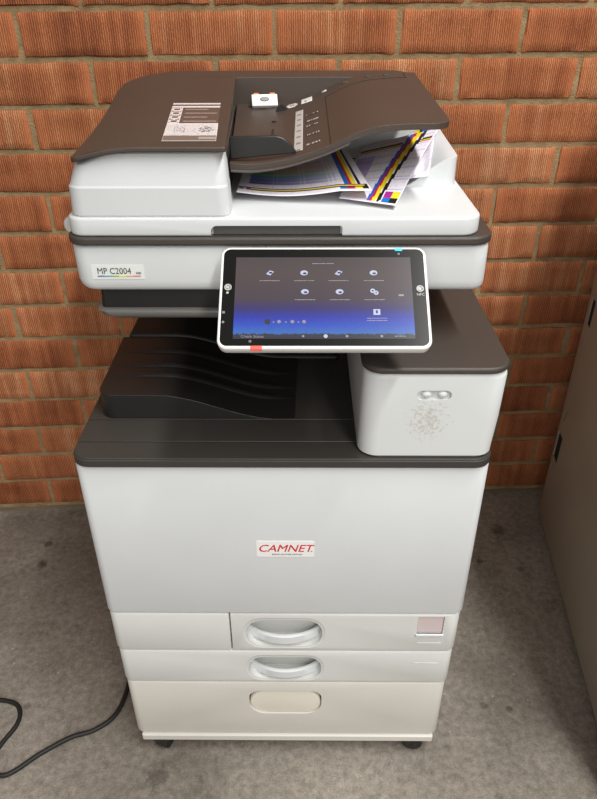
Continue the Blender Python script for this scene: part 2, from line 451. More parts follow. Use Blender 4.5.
# sandy fillet of old mortar along the foot of the wall
bm = bmesh.new(); pts = []
rows = [[], [], []]
for i in range(161):
    x = -2.3+4.9*i/160; w = .003+.005*random.random(); hh = .003+.007*random.random()
    for r_, p in zip(rows, ((x, -w, 0), (x, -w*.35, hh*.6), (x, .006, hh))): r_.append(bm.verts.new(p))
for a, b_ in zip(rows, rows[1:]):
    for i in range(160): bm.faces.new((a[i], a[i+1], b_[i+1], b_[i]))
tag(link('trim_1', bm, plain('dirty_mortar', (112, 98, 78), .95, grain=1, scale=300, mott=.3)), 'rough mortar line along the foot of the brick wall', 'trim', kind='structure')

# ------------------------------------------------------------------ the photocopier
copier = empty('photocopier', (.012, -.737, 0), R(-3.4))
tag(copier, 'white office photocopier with brown feeder lid and tilted touch screen, standing before the brick wall', 'photocopier')
C = copier

# --- stand
bm = bmesh.new(); prism(bm, rrect(-.275, .275, -.005, .62, .004), .037, .0525)
tag(link('base_plate', bm, IVORY, C, .002), 'ivory strip along the bottom')
bm = bmesh.new(); prism(bm, rrect(-.283, .283, .04, .655, .012), .0525, .688)
link('cabinet_body', bm, WHITE2, C, .003)
def caster(x, y, rz):
    bm = bmesh.new()
    disc(bm, (0, .0195), .0185, 'x', -.009, .009, 20)
    o = link('caster', bm, RUBBER, C, .002, loc=(x, y, 0)); o.rotation_euler.z = rz
    bm = bmesh.new()
    for s in (-1, 1): prism(bm, [(-.010, .012), (.010, .012), (.016, .034), (-.016, .034)], s*.0105, s*.0135, 'x')
    box(bm, -.0135, .0135, -.016, .016, .032, .037)
    disc(bm, (0, .0195), .004, 'x', -.0145, .0145, 10)
    link('caster_fork', bm, BLACK, o)
for x, y, a in ((-.238, .010, 70), (.240, .010, 80), (-.243, .58, 20), (.243, .58, -30)): caster(x, y, R(a))

# --- drawers
def stadium(cx, cz, w, h, r=None, n=8):
    r = r or h/2
    return rrect(cx-w/2, cx+w/2, cz-h/2, cz+h/2, r, n)

def panel(name, u0, u1, z0, z1, mat, rl=.016, rr=.016):
    bm = bmesh.new(); prism(bm, rrect(u0, u1, 0, .042, (rl, rr, 0, 0), 8), z0, z1)
    o = link(name, bm, mat, C, .0022, 2); bake(o)
    return o

def cup_handle(drawer, cx, zc, w, h):
    """recessed pocket with a bowed pull across it"""
    bmc = bmesh.new(); prism(bmc, stadium(cx, zc, w, h, h*.46), -.02, .030, 'y'); cut(drawer, bmc)
    bm = bmesh.new()
    # soft raised rim round the pocket
    n = 44; prof = stadium(cx, zc, w+.010, h+.009, h*.5, 10); inner = stadium(cx, zc, w-.001, h-.001, h*.455, 10)
    o_ = [bm.verts.new((p[0], -.0002, p[1])) for p in prof]; m_ = [bm.verts.new(((p[0]+q[0])/2, .0000, (p[1]+q[1])/2)) for p, q in zip(prof, inner)]
    i_ = [bm.verts.new((q[0], .006, q[1])) for q in inner]; d_ = [bm.verts.new((q[0], .0295, q[1])) for q in inner]
    k = len(prof)
    for a, b_ in ((o_, m_), (m_, i_), (i_, d_)):
        for i in range(k): bm.faces.new((a[i], a[(i+1) % k], b_[(i+1) % k], b_[i]))
    bm.faces.new(d_)
    link('handle_pocket', bm, WHITE2, drawer, angle=70)
    # the pull: bowed outwards in plan
    bm = bmesh.new(); rings = []; N_ = 24
    for i in range(N_+1):
        s = -1+2*i/N_; x = cx+s*(w/2-.001); y = .022-.0255*(1-s*s)**.8
        zt = zc-.006; hb = .017
        t = .0075
        pr = [(y, zt-hb), (y+t*.3, zt-hb-.002), (y+t, zt-hb), (y+t, zt-.002), (y+t*.7, zt+.001), (y+t*.25, zt+.001), (y, zt-.0015)]
        rings.append([(x, p[0], p[1]) for p in pr])
    loft(bm, rings)
    link('handle', bm, WHITE, drawer, angle=35)

d3 = panel('paper_drawer', -.286, .284, .0535, .2065, IVORY)
tag(d3, 'deep ivory bottom drawer')
bmc = bmesh.new(); prism(bmc, rrect(-.0675, .0635, .1155, .1815, (.031, .031, .018, .018), 8), -.02, .034, 'y'); cut(d3, bmc)
bm = bmesh.new(); prism(bm, stadium(-.002, .1485, .133, .068, .031), .024, .0335, 'y'); link('handle_pocket', bm, RUBBER, d3)
bm = bmesh.new()
pf = rrect(-.0665, .0625, .1165, .1808, (.026, .026, .038, .038), 8)
rings = []
for yy, sc in ((.020, 1), (.006, 1), (.0035, .975), (.003, .93)):
    rings.append([(-.002+(p[0]+.002)*sc, yy, .1485+(p[1]-.1485)*sc) for p in pf])
loft(bm, rings)
# cut back upper corners of the flap
tag(link('handle_flap', bm, CREAM, d3, angle=50), 'cream pull flap closing the handle opening')
d2 = panel('paper_drawer', -.288, .287, .2095, .2915, WHITE2); tag(d2, 'middle paper drawer with bowed pull')
cup_handle(d2, -.001, .2475, .126, .060)
fx = panel('fixed_panel', -.290, -.0915, .295, .3845, WHITE2, .016, 0)
d1 = panel('paper_drawer', -.0895, .289, .295, .3845, WHITE2, 0, .016); tag(d1, 'upper paper drawer with bowed pull and pink size window')
cup_handle(d1, -.001, .3385, .127, .066)
bmc = bmesh.new(); box(bmc, .219, .262, -.01, .004, .339, .380); cut(d1, bmc)
bm = bmesh.new(); box(bm, .2195, .2615, .0025, .006, .3395, .3795)
tag(link('size_window', bm, PINK, d1, .001), 'pinkish paper size window')
bm = bmesh.new(); box(bm, .2175, .2635, -.003, .003, .3345, .339); link('window_ledge', bm, WHITE, d1, .001)
for dd, z in ((d1, .315), (d2, .262)):
    bm = bmesh.new(); box(bm, .222, .262, -.0006, .002, z, z+.0012); link('level_mark', bm, WHITE, dd)

cover = panel('front_cover', -.2915, .2915, .388, .6885, WHITE, .015, .015)
# logo sticker on the cover
bm = bmesh.new(); prism(bm, rrect(-.0405, .0475, .5155, .5475, .003), -.0008, .001, 'y', 0)
text(bm, 'CAMNET', .0205, FRONT(.0025, -.0009, .5262), 1, shear=.28, align='CENTER', width=1.0)
text(bm, 'CAMNET', .0205, FRONT(.0029, -.00095, .5264), 1, shear=.28, align='CENTER', width=1.0)
text(bm, 'www.camnet.com.au', .0058, FRONT(.006, -.0009, .5193), 2, align='CENTER', width=.95)
text(bm, '.', .02, FRONT(.041, -.0009, .5262), 1)
tag(link('logo_sticker', bm, [PAPERW, INKR, INKD], cover), 'white sticker with red italic lettering')
# small scuffs on the cover's left
# --- deck and output tray
bm = bmesh.new()
prism(bm, rrect(-.293, .293, -.006, .62, (.026, .026, .02, .02), 8), .6905, .7025)
prism(bm, rrect(-.2915, .2915, -.004, .0355, (.025, .025, .001, .001), 8), .702, .7045)
box(bm, -.2925, .2925, .0375, .0925, .702, .7045)
box(bm, -.2925, .2925, .0945, .60, .702, .7045)
link('output_deck', bm, DECKM, C, .0012, 2)

sstep = lambda a, b, x: (lambda t: t*t*(3-2*t))(min(1, max(0, (x-a)/(b-a))))
TRAYZ = lambda u, v: .7455+(v-.0955)*.03-.041*sstep(-.185, -.01, u)
bm = bmesh.new()
us = [i/40 for i in range(41)]
RC = .022
def tu0(v):
    d = max(0, (.0955+RC)-v); return -.274+RC-math.sqrt(max(0, RC*RC-d*d))
vs = [.0955+RC*(1-math.cos(R(90*i/7))) for i in range(8)]+[.16, .2, .24, .275]
field(bm, us, vs, lambda u, v: TRAYZ(u, v), .7035, u0=tu0, u1=.018)
link('output_tray', bm, BLACK, C, .0025, 2, angle=45)
for v in (.155, .185, .228):
    bm = bmesh.new(); rings = []
    for i in range(33):
        u = -.262+.275*i/32; z = TRAYZ(u, v)
        e = .0006+.0024*sstep(-.265, -.2, u)*(1-sstep(-.03, .01, u))
        rings.append([(u, v-.008, z-.001), (u, v-.004, z+e), (u, v+.004, z+e), (u, v+.008, z-.001)])
    loft(bm, rings); link('tray_rib', bm, BLACK, C, angle=60)
bm = bmesh.new()
field(bm, us, [.277, .30, .34, .395], lambda u, v: TRAYZ(u, .275)+.004, .7035, u0=-.265, u1=.09)
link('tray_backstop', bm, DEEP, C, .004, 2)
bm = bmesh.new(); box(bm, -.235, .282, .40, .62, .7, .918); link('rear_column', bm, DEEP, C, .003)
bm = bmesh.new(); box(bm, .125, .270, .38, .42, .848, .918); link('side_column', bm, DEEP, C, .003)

# --- inner tray under the scanner
bm = bmesh.new()
loft(bm, [[(p[0], p[1], z) for p in rrect(u0, .10, v0, .40, (rr, .004, .004, .004), 6)] for z, u0, v0, rr in
     ((.8725, -.232, .094, .02), (.8745, -.238, .088, .02), (.878, -.245, .085, .018), (.885, -.2505, .085, .016), (.887, -.249, .087, .016))])
tag(link('inner_tray', bm, GREYP, C, angle=50), 'smoky grey lip of the inner tray')
bm = bmesh.new()
loft(bm, [[(p[0], p[1], z) for p in rrect(u0, .11, .094, .41, .006, 4)] for z, u0 in ((.8868, -.243), (.9185, -.2415))])
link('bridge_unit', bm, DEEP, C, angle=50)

# --- right-hand cover box
bm = bmesh.new()
loft(bm, [[(p[0], p[1], z) for p in rrect(u0, u1, v0, .58, (r1, r2, .01, .01), 8)] for z, u0, u1, v0, r1, r2 in
     ((.7045, .109, .289, .003, .026, .024), (.7085, .106, .2915, -.0005, .026, .024), (.766, .107, .295, -.001, .026, .024), (.829, .1085, .2965, -.001, .026, .024), (.834, .1095, .2955, 0, .026, .024), (.8375, .113, .292, .0035, .024, .022))])
side = link('side_cover', bm, STAINED, C, angle=50)
tag(side, 'white box cover with a patch of glue residue')
bmc = bmesh.new(); prism(bmc, stadium(.2005, .8055, .045, .0145), -.02, .007, 'y'); cut(side, bmc)
bm = bmesh.new(); prism(bm, stadium(.2005, .8055, .0465, .016), .0035, .008, 'y', 0)
for du in (-.0095, .0115):
    for k in range(5):
        a = R(18*k)
    rings = [[(.2005+du+.0072*math.cos(2*math.pi*i/16)*c, .0045-.0058*s, .8055+.0058*math.sin(2*math.pi*i/16)*c) for i in range(16)] for c, s in ((1, 0), (.92, .4), (.7, .75), (.35, .95), (.05, 1))]
    loft(bm, rings, 1)
link('indicator', bm, [LGREY, WHITE], side, angle=60)
bm = bmesh.new()
prism(bm, rrect(.1060, .2975, -.005, .58, (.028, .030, .01, .01), 8), .8385, .8475)
tag(link('side_cap', bm, DARK, C, .003, 3), 'brown-black cap on the right-hand box')

# --- scanner
bm = bmesh.new()
loft(bm, [[(p[0], p[1], z) for p in rrect(u0, u1, v0, .60, (r, r, .01, .01), 8)] for z, u0, u1, v0, r in
     ((.9155, -.256, .266, .088, .018), (.918, -.2615, .2685, .0835, .02), (.9225, -.2655, .2695, .081, .022), (.930, -.2675, .2695, .080, .022), (.950, -.2680, .2695, .080, .022), (.972, -.2680, .2690, .080, .022), (.976, -.2670, .2680, .081, .022), (.9785, -.264, .265, .084, .02))])
scn = link('scanner_body', bm, WHITE, C, angle=50)
bm = bmesh.new(); prism(bm, rrect(-.2705, .2715, .0735, .60, (.026, .03, .012, .012), 8), .9795, .9905)
link('scanner_rim', bm, DARK, C, .003, 3)
# model name plate
PLATEM = plain('name_plate', (226, 230, 226), .35)
bm = bmesh.new()
box(bm, -.2435, -.1755, .0793, .0815, .9335, .9525, 0)
text(bm, 'MP C2004', .0118, FRONT(-.2365, .0790, .9407), 1, width=.88)
text(bm, 'asp', .0055, FRONT(-.1865, .0790, .9407), 1)
for i, c in enumerate(range(2, 8)): box(bm, -.2365+i*.0093, -.2365+(i+1)*.0093, .0788, .0798, .9370, .9384, c)
stripe = [plain('stripe_%s' % n, c, .5) for n, c in (('blue', (70, 90, 170)), ('teal', (90, 150, 160)), ('green', (150, 170, 90)), ('yellow', (225, 215, 80)), ('orange', (220, 160, 120)), ('red', (205, 120, 115)))]
link('name_plate', bm, [PLATEM, INKD]+stripe, scn)
# hinge tab at the scanner's left
bm = bmesh.new()
loft(bm, [[(x, y, z) for x, z in pr] for y, pr in ((.19, rrect(-.309, -.262, .956, .982, .012, 5)), (.23, rrect(-.309, -.262, .956, .982, .012, 5)))])
tag(link('side_tab', bm, LGREY, C, .003), 'small pale tab on the left side')

# --- platen cover
bm = bmesh.new()
prism(bm, rrect(-.266, .253, .077, .55, (.022, .026, .012, .012), 8), .9908, 1.0145)
slab = link('platen_cover', bm, WHITE, C, .0035, 3); bake(slab)
bmc = bmesh.new(); prism(bmc, rrect(-.085, .079, .985, 1.0045, (0, 0, .003, .008), 5), .05, .0885, 'y'); cut(slab, bmc)
bm = bmesh.new(); box(bm, -.083, .077, .0878, .0905, .9912, 1.0038); link('grip_recess', bm, GREYP, slab)
# rising exit shelf on the right
bm = bmesh.new()
HUMP = lambda u, v: 1.0135+.040*sstep(.165, .238, u)+.05*max(0, v-.22)*sstep(.165, .22, u)
def hu1(v):
    d = max(0, .238-v); return .2455-.016+math.sqrt(max(0, .016**2-d*d))
field(bm, [i/24 for i in range(25)], [.222+.016*(1-math.cos(R(90*i/6))) for i in range(7)]+[.28, .34, .42, .5], lambda u, v: HUMP(u, v), 1.0, u0=.15, u1=hu1)
link('exit_shelf', bm, WHITE, slab, .004, 3, angle=50)
# exit floor below the feeder tray
bm = bmesh.new(); box(bm, -.07, .21, .44, .49, 1.0, 1.078); link('feeder_back', bm, LGREY, C)

# --- document feeder
bm = bmesh.new()
loft(bm, [[(p[0], p[1], z) for p in rrect(u0, u1, v0, .125, (r, .014, .01, .01), 8)] for z, u0, u1, v0, r in
     ((1.0145, -.2585, -.0605, .0805, .02), (1.017, -.260, -.060, .079, .02), (1.050, -.2585, -.0615, .0785, .02), (1.0525, -.257, -.062, .080, .02), (1.076, -.2475, -.0635, .084, .018), (1.0885, -.214, -.066, .087, .014), (1.0905, -.205, -.068, .089, .012))])
fb = link('feeder_body', bm, WHITE, C, angle=12)
bm = bmesh.new(); prism(bm, [(-.247, .124), (-.0655, .124), (-.087, .5), (-.258, .5)], 1.0145, 1.080); link('feeder_core', bm, DARK, C, .002)
TOPZ = lambda v: 1.0985+.062*(v-.074)
CU0, CU1 = -.2465, .2165
def coverz(u, v):
    d = max(0, -.165-u)/.0815
    return TOPZ(v)-.013*d**1.8*(1-.5*sstep(.3, .5, v))
RB = .06
def cu0(v):
    d = max(0, v-(.553-RB)); a = CU0-.028*sstep(.1, .5, v)+RB-math.sqrt(max(0, RB*RB-d*d))
    d = max(0, .084-v); return a+.010-math.sqrt(max(0, .0001-min(d, .01)**2))
vsl = [.074, .0755, .079, .084, .13, .2, .28, .36, .44, .5]
bm = bmesh.new()
field(bm, [i/30 for i in range(31)], vsl, coverz, lambda u, v: coverz(u, v)-.006, u0=cu0, u1=lambda v: -.0605-.055*(v-.074))
link('feeder_lid', bm, DARKTOP, C, .0025, 2, angle=50)
# back rim running the whole width
vsb = [.5015]+[.553-RB+RB*math.sin(R(90*i/9)) for i in range(10)]
def cu1(v):
    d = max(0, v-(.553-RB)); return CU1-RB*.6+math.sqrt(max(0, RB*RB-d*d))*.6
bm = bmesh.new()
field(bm, [i/40 for i in range(41)], sorted(set(vsb)), coverz, lambda u, v: 1.05, u0=cu0, u1=cu1)
link('feeder_rim', bm, DARKTOP, C, .0025, 2, angle=50)
# sloping original tray
prof = [(-.062, 1.0655), (-.037, 1.0635), (0, 1.068), (.026, 1.0745), (.063, 1.0865), (.082, 1.0955), (.1, 1.1035), (.124, 1.110), (.166, 1.1125), (.203, 1.1125), (.24, 1.1125)]
def trayz0(u):
    for (a, za), (b, zb) in zip(prof, prof[1:]):
        if u <= b:
            t = max(0, (u-a)/(b-a)); return za+(zb-za)*t
    return prof[-1][1]
def trayz(u, v):
    z = sum(trayz0(u+d) for d in (-.012, -.006, 0, .006, .012))/5
    return z+.050*(v-.14)
def tr1(v):
    r = .024; d = max(0, .14+r-v); return CU1-.002-r+math.sqrt(max(0, r*r-d*d))
vt = [.14+.024*(1-math.cos(R(90*i/6))) for i in range(7)]+[.2, .26, .32, .38, .44, .5]
bm = bmesh.new()
field(bm, [i/60 for i in range(61)], vt, trayz, lambda u, v: trayz(u, v)-.0075, u0=lambda v: -.0600-.055*(v-.074), u1=tr1)
link('feeder_tray', bm, DARKTOP, C, .002, 2, angle=50)
bm = bmesh.new()
rings = []
for i in range(37):
    u = -.062+.15*i/36; z = trayz(u, .14)-.0072
    rings.append([(u, .138, z), (u, .137, z-.0015), (u, .137, z-.003), (u, .142, z-.004), (u, .2, z-.004), (u, .2, z)])
loft(bm, rings); link('tray_lip', bm, DARK, C, angle=60)
# front side guide
bm = bmesh.new()
g = [(-.0635, 1.0675), (-.0635, 1.0955), (-.004, 1.0965), (.004, 1.0945), (.010, 1.0905), (.016, 1.0845), (.022, 1.0755)]
prism(bm, g, .150, .157, 'y'); link('side_guide', bm, BLACK, C, .0015, 2)
# dark wall of the well behind the tray and its half-round roller
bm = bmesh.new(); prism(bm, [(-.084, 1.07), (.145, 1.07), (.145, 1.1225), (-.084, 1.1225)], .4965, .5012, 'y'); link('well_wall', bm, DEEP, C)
bm = bmesh.new(); z = trayz(-.006, .43); prism(bm, [(-.006+.009*math.cos(R(a)), z-.001+.010*math.sin(R(a))) for a in range(0, 181, 20)], .428, .436, 'y'); link('roller', bm, RUBBER, C)
# print and marks on the tray
def tray_pos(u0, u1, v0, v1, lift=.0006, skew=0):
    return lambda s, t: (u0+(u1-u0)*s+skew*t, v0+(v1-v0)*t, trayz(u0+(u1-u0)*s+skew*t, v0+(v1-v0)*t)+lift)
def scale_ink(s, t):
    q = t*14
    if .25 < s < .75 and (q % 2) < .45: return (120, 118, 116)
    return (186, 183, 178)
inked('scale_strip', 8, 56, tray_pos(.0175, .0295, .160, .395), scale_ink, STICK, C)
rnd = random.Random(3)
for k, v in enumerate((.175, .225, .275, .305, .345)):
    bits = [rnd.random() < .6 for _ in range(12)]
    inked('size_mark', 12, 2, tray_pos(.034, .052, v, v+.007), lambda s, t, b=bits: (170, 165, 160) if b[min(11, int(s*12))] else (84, 72, 64), STICK, C)
def pict_ink(s, t):
    return (222, 220, 216) if (s-.5)**2*4+(t-.5)**2*4 < .95 and not ((s-.5)**2*4+(t-.5)**2*4 < .45 and (int(s*10)+int(t*6)) % 2) else (86, 74, 66)
inked('pictogram', 10, 6, tray_pos(.002, .020, .436, .462), pict_ink, STICK, C)
def pict2(s, t):
    return (228, 226, 222) if not (.3 < s < .5 and .2 < t < .5) else (140, 136, 132)
inked('pictogram', 10, 6, tray_pos(.026, .044, .440, .474), pict2, STICK, C)
inked('pictogram', 2, 2, tray_pos(.060, .068, .472, .484), lambda s, t: (215, 212, 208), STICK, C)
for u in (.098, .135, .165):
    bm = bmesh.new(); z = trayz(u, .47); box(bm, u-.005, u+.005, .466, .472, z-.002, z+.0022); link('tray_nub', bm, DARKTOP, C, .0008)
bm = bmesh.new(); z = trayz(-.015, .3); box(bm, -.0165, -.0135, .27, .36, z-.004, z+.0008); disc(bm, (-.015, .36), .0035, 'z', z-.004, z+.0042, 12); link('guide_slot', bm, RUBBER, C)
# seams of the extension flap
bm = bmesh.new()
for (ua, va, ub, vb) in ((.065, .145, .065, .43), (.065, .43, .195, .452), (.195, .452, .195, .49)):
    n = 24; rings = []
    for i in range(n+1):
        u = ua+(ub-ua)*i/n; v = va+(vb-va)*i/n; z = trayz(u, v)
        d = (.0006, 0) if ua == ub else (0, .0008)
        rings.append([(u-d[0], v-d[1], z-.001), (u+d[0], v+d[1], z-.001), (u+d[0], v+d[1], z+.0006), (u-d[0], v-d[1], z+.0006)])
    loft(bm, rings)
link('flap_seam', bm, BLACK, C)
# white clip with orange tabs
cl = bmesh.new(); box(cl, -.019, .019, -.004, .004, 0, .018, 0)
disc(cl, (0, .010), .007, 'y', -.0052, -.0035, 16, 2, .5)
for x in (-.012, .012): box(cl, x-.004, x+.004, -.003, .007, .016, .021, 1)
o = link('guide_clip', cl, [PAPERW, ORANGE, STEEL], C, .001, loc=(-.034, .462, trayz(-.034, .455)+.003)); o.rotation_euler = (R(-38), 0, R(8)); o.scale = (1.12,)*3
tag(o, 'white clip with orange tabs')
# instruction sticker on the lid
sr_ = random.Random(11)
def stk(s, t):
    W = (226, 216, 214); D = (92, 78, 70)
    if t > .955: return W
    if t > .90: return D
    if t > .855: return W
    if t > .42:
        q = (t-.42)/.435
        if s < .24:
            k = (q*4) % 1; e = (s/.24)
            if e < .08 or e > .92 or k < .12: return W
            r2 = ((e-.5)*2)**2+((k-.55)*2.2)**2
            return W if .3 < r2 < .8 else D
        k = (q*4) % 1
        return (176, 164, 156) if .42 < k < .62 and s < .95-.18*(int(q*4) % 2) and s > .3 else D
    if t > .13:
        if t > .385 or s < .02 or s > .985: return W
        n = sr_.random()
        if abs(s-.5) < .006: return (150, 146, 142)
        if (s-.28)**2*5+(t-.26)**2*30 < .12 and n < .45: return (156, 150, 150)
        if (s-.78)**2*6+(t-.27)**2*30 < .14 and n < .6: return (128, 124, 124)
        return (214, 208, 208) if n > .2 else (190, 184, 184)
    return (118, 104, 96) if .02 < s < .98 and t > .02 and not (s > .66 and .05 < t < .09) else (170, 160, 152)
inked('instruction_sticker', 60, 64, lambda s, t: (-.139+.0655*s+t*(-.0175+.0025*s), .097+.202*t, coverz(-.1, .097+.202*t)+.0006), stk, STICK, C)

# --- control panel
tilt = math.atan2(.078, .107)
bm = bmesh.new()
pw, ph = .1240, .0688
# rounded shell, x right, y up the face, z out of the face
loft(bm, [[(p[0], p[1], z) for p in rrect(-pw+i, pw-i, -ph+i, ph-i, .0115, 8)] for z, i in ((-.014, .004), (-.011, .0005), (-.001, 0), (.0005, .0006), (.001, .0018))])
cp = link('control_panel', bm, PAPERW, C, angle=60, loc=(.0550, -.0055, .9455)); cp.rotation_euler.x = tilt
tag(cp, 'tilted touch screen console in a white frame')
bm = bmesh.new(); prism(bm, rrect(-pw+.0034, pw-.0034, -ph+.0034, ph-.0034, .0085, 8), .0002, .0014); link('bezel', bm, GLOSS, cp)
SX0, SX1, SY0, SY1 = -.1055, .1045, -.0565, .0535
bm = bmesh.new(); box(bm, SX0, SX1, SY0, SY1, .001, .0018)
scr = link('screen', bm, SCREEN, cp, smooth=False); tag(scr, 'lit display, blue below, painted brown-grey reflection above')
SYM = plain('panel_symbol', (176, 176, 174), .4); SYMD = plain('panel_symbol_dim', (125, 125, 125), .4)
SHADE = plain('screen_shade', (38, 38, 52), .4)
def bit(name, fn, mats):
    b_ = bmesh.new(); fn(b_); return link(name, b_, mats, cp, smooth=False)
Z0, Z1 = .0018, .0021
def icon(x, y, kind):
    def f(bm):
        if kind == 'cards':
            prism(bm, [(x-.0045, y-.0015), (x, y+.0035), (x+.005, y+.0015), (x+.0005, y-.0035)], Z0, Z1)
            box(bm, x-.001, x+.003, y-.001, y+.0012, Z1, Z1+.0002, 1)
        elif kind == 'blob':
            disc(bm, (x, y), .0046, 'z', Z0, Z1, 20, 0, .75); disc(bm, (x+.0008, y-.0008), .0022, 'z', Z1, Z1+.0002, 16, 1, .6)
        elif kind == 'sq':
            box(bm, x-.004, x+.004, y-.004, y+.0035, Z0, Z1); box(bm, x-.0012, x+.0012, y-.002, y+.002, Z1, Z1+.0002, 1)
        else:
            ring(bm, (x-.0018, y+.0013), .0012, .0030, Z0, Z1, 14); ring(bm, (x+.0022, y-.0015), .0010, .0028, Z0, Z1, 14)
    bit('screen_icon', f, [ICON, SHADE])
    # each caption is one line of small illegible lettering
    for dy in ((.0108,) if kind != 'sq' else (.0085, .0115)):
        caption(x-.012, x+.012, y-dy)
def caption(xa, xb, y, h=.0013):
    r_ = random.Random(int(xa*9e4+y*7e4))
    def f(bm):
        # a wavy line of letter-like strokes kept as a single strip
        n = 26; up_ = []; dn = []
        for i in range(n+1):
            x = xa+(xb-xa)*i/n; k = r_.uniform(.25, 1)
            up_.append((x, y+h*.5*k)); dn.append((x, y-h*.5*r_.uniform(.25, 1)))
        V0 = [bm.verts.new((p[0], p[1], .00205)) for p in up_]; V1 = [bm.verts.new((p[0], p[1], .00205)) for p in dn]
        for i in range(n): bm.faces.new((V1[i], V1[i+1], V0[i+1], V0[i]))
    bit('screen_caption', f, [ICOND])
for (x, y, k) in ((-.0645, .0315, 'cards'), (-.0235, .0315, 'blob'), (.0175, .0315, 'cards'), (.0595, .0315, 'blob'),
                  (-.0225, .0055, 'blob'), (.0185, .0055, 'blob'), (.0595, .0055, 'gears'), (.0615, -.0215, 'sq')): icon(x, y, k)
caption(-.014, .012, .0445)
for i, x in enumerate((-.066, -.0525, -.037, -.0235)): bit('screen_icon', lambda bm: disc(bm, (x, -.0345), .0036 if i == 0 else .0022, 'z', Z0, Z1, 12), [ICOND if i else SHADE])
for x in (-.059, -.0445, -.030): bit('screen_icon', lambda bm: disc(bm, (x, -.0350), .0010, 'z', Z0, Z1, 10), [ICOND])
bit('screen_icon', lambda bm: box(bm, .088, .094, -.0005, .002, Z0, Z1), [ICOND])
bit('screen_text', lambda bm: text(bm, 'Check Status', .0050, Matrix.Translation((-.0965, -.0553, .002)), 0), [ICOND])
for x, r_ in ((-.0245, .0015), (.0015, .0024), (.026, .0016), (.066, .0016)): bit('screen_icon', lambda bm: disc(bm, (x, -.0533), r_, 'z', Z0, Z1, 12), [ICON if x == .0015 else ICOND])
caption(.081, .093, -.0533, .0016)
for sx, yc in ((-1, .012), (1, .010)):
    x = sx*.1139
    def f(bm):
        ring(bm, (x, yc), .0030, .0044, .0014, .0019, 20, 0)
        prism(bm, [(x-.0022, yc+.0026), (x+.0022, yc+.0016), (x+.0012, yc-.0026), (x-.0026, yc-.0012)], .0014, .0018)
    bit('touch_symbol', f, [SYM])
bit('touch_symbol', lambda bm: disc(bm, (-.1142, .0045), .0016, 'z', .0014, .0018, 12), [SYM])
bit('touch_text', lambda bm: text(bm, 'NFC', .0048, Matrix.Translation((.1142, .0005, .0015)), 0, align='CENTER'), [SYM])
bit('touch_symbol', lambda bm: box(bm, -.1192, -.1162, -.0235, -.0205, .0014, .0018), [SYMD])
bit('touch_symbol', lambda bm: disc(bm, (-.1177, -.0348), .0016, 'z', .0014, .0018, 12), [SYMD])
bit('touch_symbol', lambda bm: ring(bm, (-.0855, -.0598), .0007, .0016, .0014, .0018, 12), [SYMD])
bit('touch_symbol', lambda bm: ring(bm, (.091, .0585), .0005, .0014, .0014, .0018, 12), [SYMD])
bm = bmesh.new(); box(bm, .0865, .0955, .0628, .0666, .0010, .0021); tag(link('status_lamp', bm, CYANL, cp, .0008), 'lit cyan lamp')
bm = bmesh.new(); box(bm, -.085, -.0715, -.0699, -.0654, -.004, .0022); tag(link('alert_lamp', bm, REDL, cp, .0008), 'lit red lamp')
# arm carrying the panel
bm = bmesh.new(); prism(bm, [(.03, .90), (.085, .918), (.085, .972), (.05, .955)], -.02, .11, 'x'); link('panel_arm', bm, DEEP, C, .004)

# ------------------------------------------------------------------ printed sheets lying on the exit shelf
WORLD = copier.matrix_basis if False else Matrix.Translation((.012, -.737, 0)) @ Matrix.Rotation(R(-3.4), 4, 'Z')
def W(p): return tuple(WORLD @ Vector(p))
CY, MA, YE, BK = (30, 110, 190), (190, 30, 80), (244, 216, 40), (28, 26, 30)
PW = (238, 234, 242)
def quadpos(p00, p10, p11, p01, bend, lift=.0015):
    a, b_, c, d = map(Vector, (p00, p10, p11, p01))
    def f(s, t):
        p = (a*(1-s)+b_*s)*(1-t)+(d*(1-s)+c*s)*t
        p = p+Vector((0, 0, bend(s, t)))
        fl = HUMP(p.x, p.y) if p.y > .222 else 1.0146
        p.z = max(p.z, fl+lift, 1.0146+lift)
        return W(p)
    return f
pr_ = random.Random(5)
def hue(s):
    import colorsys
    return s
def inkA(s, t):
    # s: left-right, t: front-back. colour bars along the right and front edges, a colour chart at back left
    if t < .028 or s > .985: return PW
    if .062 < t < .098 and s < .97:
        k = (t-.062)/.036
        if s < .10 and k < .6: return (YE, CY, MA)[int(s*60) % 3]
        return BK if k < .22 else YE if k < .5 else MA if k < .75 else (90, 60, 130)
    if t < .1 and s > .78: return (CY, MA, YE, BK)[int((s-.78)*18) % 4]
    if .82 < s < .95:
        k = (s-.82)/.13
        return CY if k < .24 else MA if k < .46 else YE if k < .74 else PW if k < .78 else BK
    if .15 < t < .50 and .08 < s < .78:
        q = (t-.15)/.35; x = (s-.08)/.7
        row = int(q*9); colr = ((96, 84, 160), (104, 96, 180), (96, 136, 196), (92, 150, 160), (124, 168, 124), (172, 160, 100), (204, 140, 96), (214, 130, 118), (190, 116, 150))[min(8, row)]
        f = min(1, .05+x*.75); g = .0 if (q*9) % 1 > .14 and (x*22) % 1 > .12 else .25
        f = min(1, f+g)
        return tuple(int(colr[i]*(1-f)+PW[i]*f) for i in range(3))
    if .54 < t < .60 and .38 < s < .56: return (CY, (40, 40, 60), MA)[int((s-.38)*16) % 3]
    return PW if pr_.random() > .1 else (224, 214, 234)
def place_sheet(name, nu, nv, pos, ink, label):
    o = inked(name, nu, nv, pos, ink, PRINT, None, .00025)
    tag(o, label, 'printed sheet', 'printed sheets on the exit shelf')
    return o
